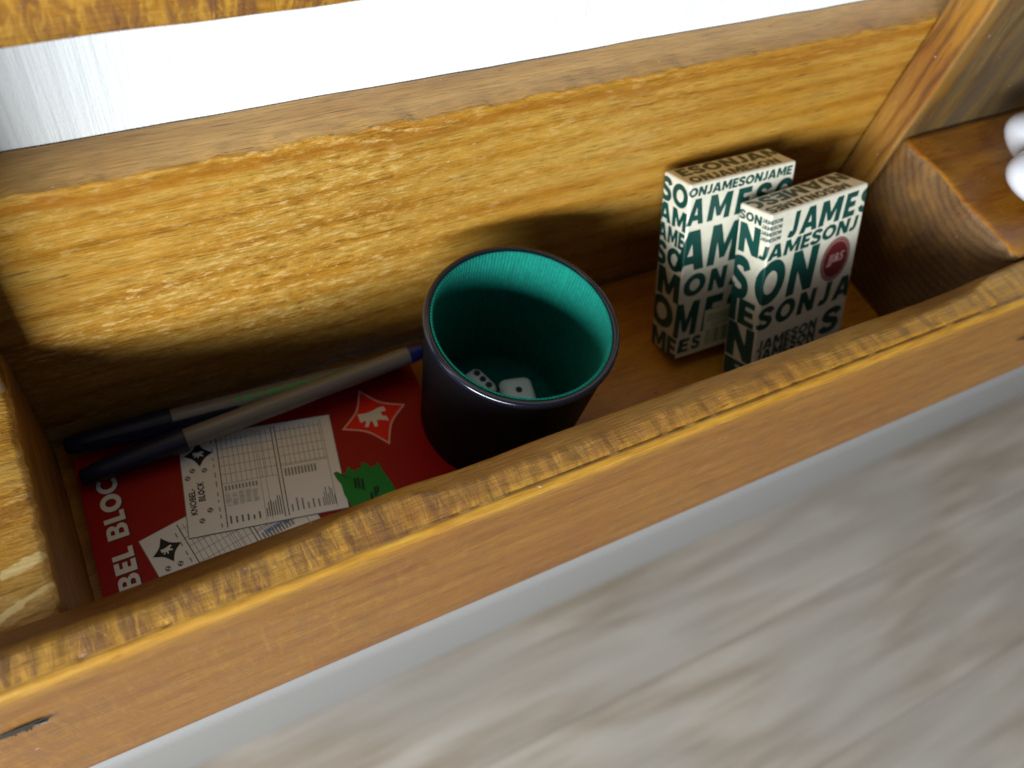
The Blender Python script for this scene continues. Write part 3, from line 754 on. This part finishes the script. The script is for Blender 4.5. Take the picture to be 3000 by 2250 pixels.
# ------------------------------------------------------------------ dice
M_die = N('ivory_white_die'); M_die = M_die.set(color=(.80, .83, .80), rough=.3, sss=.0)
M_pip = plain('black_pip', (.006, .006, .006), .5)
PIPS = {1: [(0, 0)], 2: [(-1, -1), (1, 1)], 3: [(-1, -1), (0, 0), (1, 1)], 4: [(-1, -1), (-1, 1), (1, -1), (1, 1)], 5: [(-1, -1), (-1, 1), (1, -1), (1, 1), (0, 0)], 6: [(-1, -1), (-1, 0), (-1, 1), (1, -1), (1, 0), (1, 1)]}
def die(label, loc, rz, top, side, a):
    o = root('die', label, 'die', loc, 'dice in the cup'); o.rotation_euler = (0, 0, rz)
    bm = bmesh.new(); bmesh.ops.create_cube(bm, size=a)
    bmesh.ops.bevel(bm, geom=bm.edges[:] , offset=a * .25, segments=7, profile=.5, affect='EDGES')
    bmesh.ops.translate(bm, verts=bm.verts, vec=(0, 0, a / 2))
    h = a / 2 + .00006; g = a * .25
    def pips(n, tf, sw=False):
        for (u, v) in PIPS[n]:
            if sw: u, v = v, u
            ring_ = [bm.verts.new(tf(u * g + a * .10 * math.cos(k * math.pi / 8), v * g + a * .10 * math.sin(k * math.pi / 8))) for k in range(16)]
            f = bm.faces.new(ring_); f.material_index = 1
    pips(top, lambda u, v: (u, v, a + .00006))
    pips(side[0], lambda u, v: (u, -h, a / 2 + v)); pips(side[1], lambda u, v: (h, u, a / 2 + v))
    pips(7 - side[0], lambda u, v: (-u, h, a / 2 + v)); pips(7 - side[1], lambda u, v: (-h, -u, a / 2 + v))
    me = bpy.data.meshes.new('die'); bm.normal_update(); bm.to_mesh(me); bm.free()
    me.materials.append(M_die); me.materials.append(M_pip)
    for p in me.polygons: p.use_smooth = True
    b = bpy.data.objects.new('cube_body', me); COL.objects.link(b); b.parent = o
    split_sharp(b, 35)
    return o
ZB_ = ZF + .0045
die('white die with a single black pip on top, inside the dice cup', (.2080, .0798, ZB_), math.radians(-12), 1, (3, 2), .0175)
die('white die with two rows of three black pips on top, by the cup wall', (.1895, .0905, ZB_), math.radians(18), 6, (3, 2), .0175)

# ------------------------------------------------------------------ card boxes
M_cream = N('cream_card'); P = M_cream.obj(); n_ = M_cream.noise(P, 260, 3)
M_cream = M_cream.set(color=M_cream.ramp(n_, [(.3, (.49, .465, .37)), (.7, (.55, .525, .42))]), rough=.38, spec=.45)
M_cream_lit = plain('cream_card_lit_top', (.80, .77, .64), .45)  # same cream made lighter: bounce light on the box tops painted in
M_teal = plain('dark_green_lettering', (.003, .044, .035), .36)
M_seal = plain('wine_red_seal', (.105, .012, .015), .4)
M_seal2 = plain('pale_seal_print', (.52, .32, .28), .4)
M_bar = plain('pale_green_panel', (.55, .56, .38), .45)
M_barink = plain('barcode_ink', (.10, .14, .06), .5)

class BoxPrint:
    """carton with print: the left face is u in -th..0, the front face u in 0..w, the top face is (u, s) with s = 0..th from front to back"""
    def __init__(s, w, th, h, r=.0011):
        s.w, s.th, s.h = w, th, h
        bm = bmesh.new(); bmesh.ops.create_cube(bm, size=1)
        bmesh.ops.scale(bm, verts=bm.verts, vec=(w, th, h)); bmesh.ops.translate(bm, verts=bm.verts, vec=(w / 2, -th / 2, h / 2))
        bmesh.ops.bevel(bm, geom=bm.edges[:], offset=r, segments=3, profile=.5, affect='EDGES')
        s.bm = bm; s.r = r; s.mats = [M_cream, M_teal, M_seal, M_seal2, M_bar, M_barink, M_cream_lit]
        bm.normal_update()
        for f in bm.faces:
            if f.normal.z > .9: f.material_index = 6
    def _face(s, pts, mat):
        try:
            f = s.bm.faces.new([s.bm.verts.new(p) for p in pts]); f.material_index = s.mats.index(mat)
        except ValueError: pass
    def add(s, polys, mat, lvl=1):
        e = .00007 * lvl; w, th, h, r = s.w, s.th, s.h, s.r
        for poly in polys:
            # front face, the rounded corner, the left face
            p = clip_poly(poly, r * .9, w - r * .6, r * .6, h - r * .6)
            if p: s._face([(u, -th - e, v) for u, v in p], mat)
            p = clip_poly(poly, -th + r * .6, -r * .9, r * .6, h - r * .6)
            if p: s._face([(-e, -th - u, v) for u, v in p], mat)
            for k in range(4):
                a0, a1 = -r * .9 + 1.8 * r * k / 4, -r * .9 + 1.8 * r * (k + 1) / 4
                p = clip_poly(poly, a0, a1, r * .6, h - r * .6)
                if p:
                    out = []
                    for u, v in p:
                        t = (u + r * .9) / (1.8 * r) * math.pi / 2
                        out.append((r - (r + e) * math.cos(t), -th + r - (r + e) * math.sin(t), v))
                    s._face(out, mat)
    def top(s, polys, mat):
        for poly in polys:
            p = clip_poly(poly, s.r, s.w - s.r, s.r, s.th - s.r)
            if p: s._face([(u, -s.th + q, s.h + .00007) for u, q in p], mat)
    def text(s, t, u0, v0, u1, v1, off=.035, shear=.12, mat=None, lvl=1): s.add(text_fit(t, u0, v0 - (v1 - v0) * .02, u1, v1 + (v1 - v0) * .02, off, shear), mat or M_teal, lvl)
    def toptext(s, t, u0, q0, u1, q1, flip=False, off=.035):
        T = text_fit(t, u0, q0, u1, q1, off, .08)
        if flip: T = [[(u0 + u1 - p[0], q0 + q1 - p[1]) for p in t_] for t_ in T]
        s.top(T, M_teal)
    def build(s, label, x, y, yaw, lean, roll, rootname='playing_card_box'):
        M = Matrix.Rotation(yaw, 4, 'Z') @ Matrix.Rotation(-lean, 4, 'X') @ Matrix.Rotation(roll, 4, 'Y')
        zmin = min((M @ Vector((a, b, c))).z for a in (0, s.w) for b in (0, -s.th) for c in (0, s.h))
        o = root(rootname, label, 'card box', (x, y, ZF - zmin + .0002), 'card boxes in the trough')
        o.matrix_world = Matrix.Translation((x, y, ZF - zmin + .0002)) @ M
        me = bpy.data.meshes.new('carton'); s.bm.normal_update(); s.bm.to_mesh(me); s.bm.free()
        for m in s.mats: me.materials.append(m)
        c = bpy.data.objects.new('carton', me); COL.objects.link(c); c.parent = o
        # the closing flap's tuck line: a thin lip across the top
        w, th, h = s.w, s.th, s.h
        V = [(.0012, -th + .0004, h - .0003), (w - .0012, -th + .0004, h - .0003), (w - .0012, -.0008, h - .0003), (.0012, -.0008, h - .0003)]
        return o

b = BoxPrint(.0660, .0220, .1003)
def letters_(b, rows, off=.03):
    for txt, v0, v1, spans in rows:
        for ch, (u0, u1) in zip(txt, spans): b.text(ch, u0, v0, u1, v1, off, .10)
b.text('ONJAMESONJAME', -.0006, .0938, .0640, .0986, .015, .10)
letters_(b, [('AMESO', .0790, .0922, ((-.0006, .0098), (.0120, .0272), (.0292, .0392), (.0410, .0520), (.0540, .0662))),
             ('AMES', .0535, .0752, ((-.0070, .0132), (.0150, .0355), (.0380, .0500), (.0525, .0670))),
             ('ONJAM', .0380, .0505, ((.0018, .0158), (.0176, .0296), (.0312, .0385), (.0400, .0520), (.0540, .0690))),
             ('MESO', .0140, .0340, ((-.0030, .0138), (.0160, .0292), (.0310, .0450), (.0470, .0665))),
             ('ESJ', .0036, .0118, ((.0014, .0094), (.0106, .0168), (.052, .060)))])
b.text('SO', -.0240, .0862, -.0010, .0985, .045, 0)
b.text('AM', -.0240, .0752, -.0006, .0850, .03, 0)
b.text('AME', -.0232, .0650, -.0006, .0738, .02, 0)
b.text('SO', -.0242, .0510, -.0010, .0638, .04, 0)
b.text('M', -.0200, .0342, -.0008, .0498, .03, 0)
b.text('O', -.0245, .0150, -.0042, .0330, .035, 0)
b.text('ME', -.0215, .0008, .0005, .0125, .03, 0)
b.add([rect(.0178, .0014, .0405, .0262)], M_bar, 2)
for k in range(3): b.add([rect(.0195, .0222 - k * .0016, .0195 + (.016 if k % 2 else .0185), .0228 - k * .0016)], M_barink, 3)
for k in range(4): b.add([rect(.0232, .0148 + k * .0009, .0232 + (.012 if k % 2 else .0145), .0151 + k * .0009)], M_barink, 3)
u = .0200
rb_ = random.Random(5)
while u < .0380:
    wd = rb_.choice((.0003, .0003, .0006, .0009)); b.add([rect(u, .0040, u + wd, .0135)], M_barink, 3); u += wd + rb_.choice((.0003, .0005, .0008))
b.toptext('ESONJAMES', .0035, .0108, .0850, .0205); b.toptext('ONJAMESON', .0035, .0018, .0590, .0088)
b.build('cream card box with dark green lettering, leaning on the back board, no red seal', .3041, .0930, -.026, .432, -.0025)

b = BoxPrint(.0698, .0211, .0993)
b.text('SON', -.0207, .0918, -.0058, .0966, .01, 0)
for k in range(4): b.text('JAMESON', -.0054, .0942 - k * .0031, .0082, .0964 - k * .0031, .01, .05)
letters_(b, [('JAMES', .0840, .0968, ((.0128, .0205), (.0212, .0340), (.0350, .0520), (.0530, .0630), (.0648, .0745)))])
b.text('N', -.0192, .0750, -.0055, .0900, .04, 0)
b.text('JAMESONJ', -.0056, .0748, .0668, .0828, .02, .12)
b.text('S', -.0232, .0490, -.0092, .0722, .045, 0)
letters_(b, [('ON', .0500, .0738, ((-.0052, .0155), (.0178, .0392))),
             ('SONJAM', .0352, .0478, ((-.0012, .0110), (.0126, .0270), (.0288, .0430), (.0450, .0548), (.0562, .0706), (.072, .09)))])
b.text('ME', -.0345, .0350, -.0028, .0490, .03, 0)
b.text('N', -.0200, .0138, -.0012, .0338, .04, 0)
for k in range(3): b.text('JAMESON', .0016, .0216 - k * .0066, .0475, .0280 - k * .0066, .012, .08)
letters_(b, [('SO', .0150, .0305, ((.0500, .0668), (.0690, .0850)))])
b.text('E', -.0200, .0010, -.0012, .0120, .04, 0)
sc = (.0533, .0612)
b.add([disc(*sc, .0112, 40, 1.12)], M_seal, 2)
b.add([[(p[0], sc[1] + (p[1] - sc[1]) * 1.12) for p in q] for q in ring2(*sc, .0092, .0095, 40)], M_seal2, 3)
b.add([[(p[0], sc[1] + (p[1] - sc[1]) * 1.12) for p in q] for q in ring2(*sc, .0103, .0106, 40)], M_seal2, 3)
b.text('JJ&S', sc[0] - .0066, sc[1] - .0030, sc[0] + .0066, sc[1] + .0034, .01, .2, M_seal2, 3)
b.toptext('SONJAMESON', -.0150, .0095, .0900, .0195, True); b.toptext('MESONJAMES', .0020, .0015, .0600, .0080, True)
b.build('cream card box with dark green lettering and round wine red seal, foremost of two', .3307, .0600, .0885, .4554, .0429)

# ------------------------------------------------------------------ lobed ornament on the right block
M_porc = plain('white_porcelain', (.52, .53, .57), .22, coat=.3)
orn = root('porcelain_ornament', 'white rounded porcelain ornament with lobed sides, on the right end block', 'ornament', (.5175, .0420, -.0004))
NS = 7; V = []; F = []; nn = 160; mm = 30
for q in range(mm + 1):
    t = -math.pi / 2 + math.pi * q / mm
    for i in range(nn):
        a = 2 * math.pi * i / nn; lob = abs(math.sin((a - math.radians(187)) * NS / 2)) ** .62
        R_ = .0320 + .0235 * lob * math.cos(t) ** .5
        V.append((R_ * math.cos(t) * math.cos(a), R_ * math.cos(t) * math.sin(a), .0200 + .0200 * math.sin(t)))
for i in range(mm):
    for j in range(nn): F.append((i * nn + j, i * nn + (j + 1) % nn, (i + 1) * nn + (j + 1) % nn, (i + 1) * nn + j))
fix_normals(obj('lobed_body', V, F, M_porc, orn, world=False))
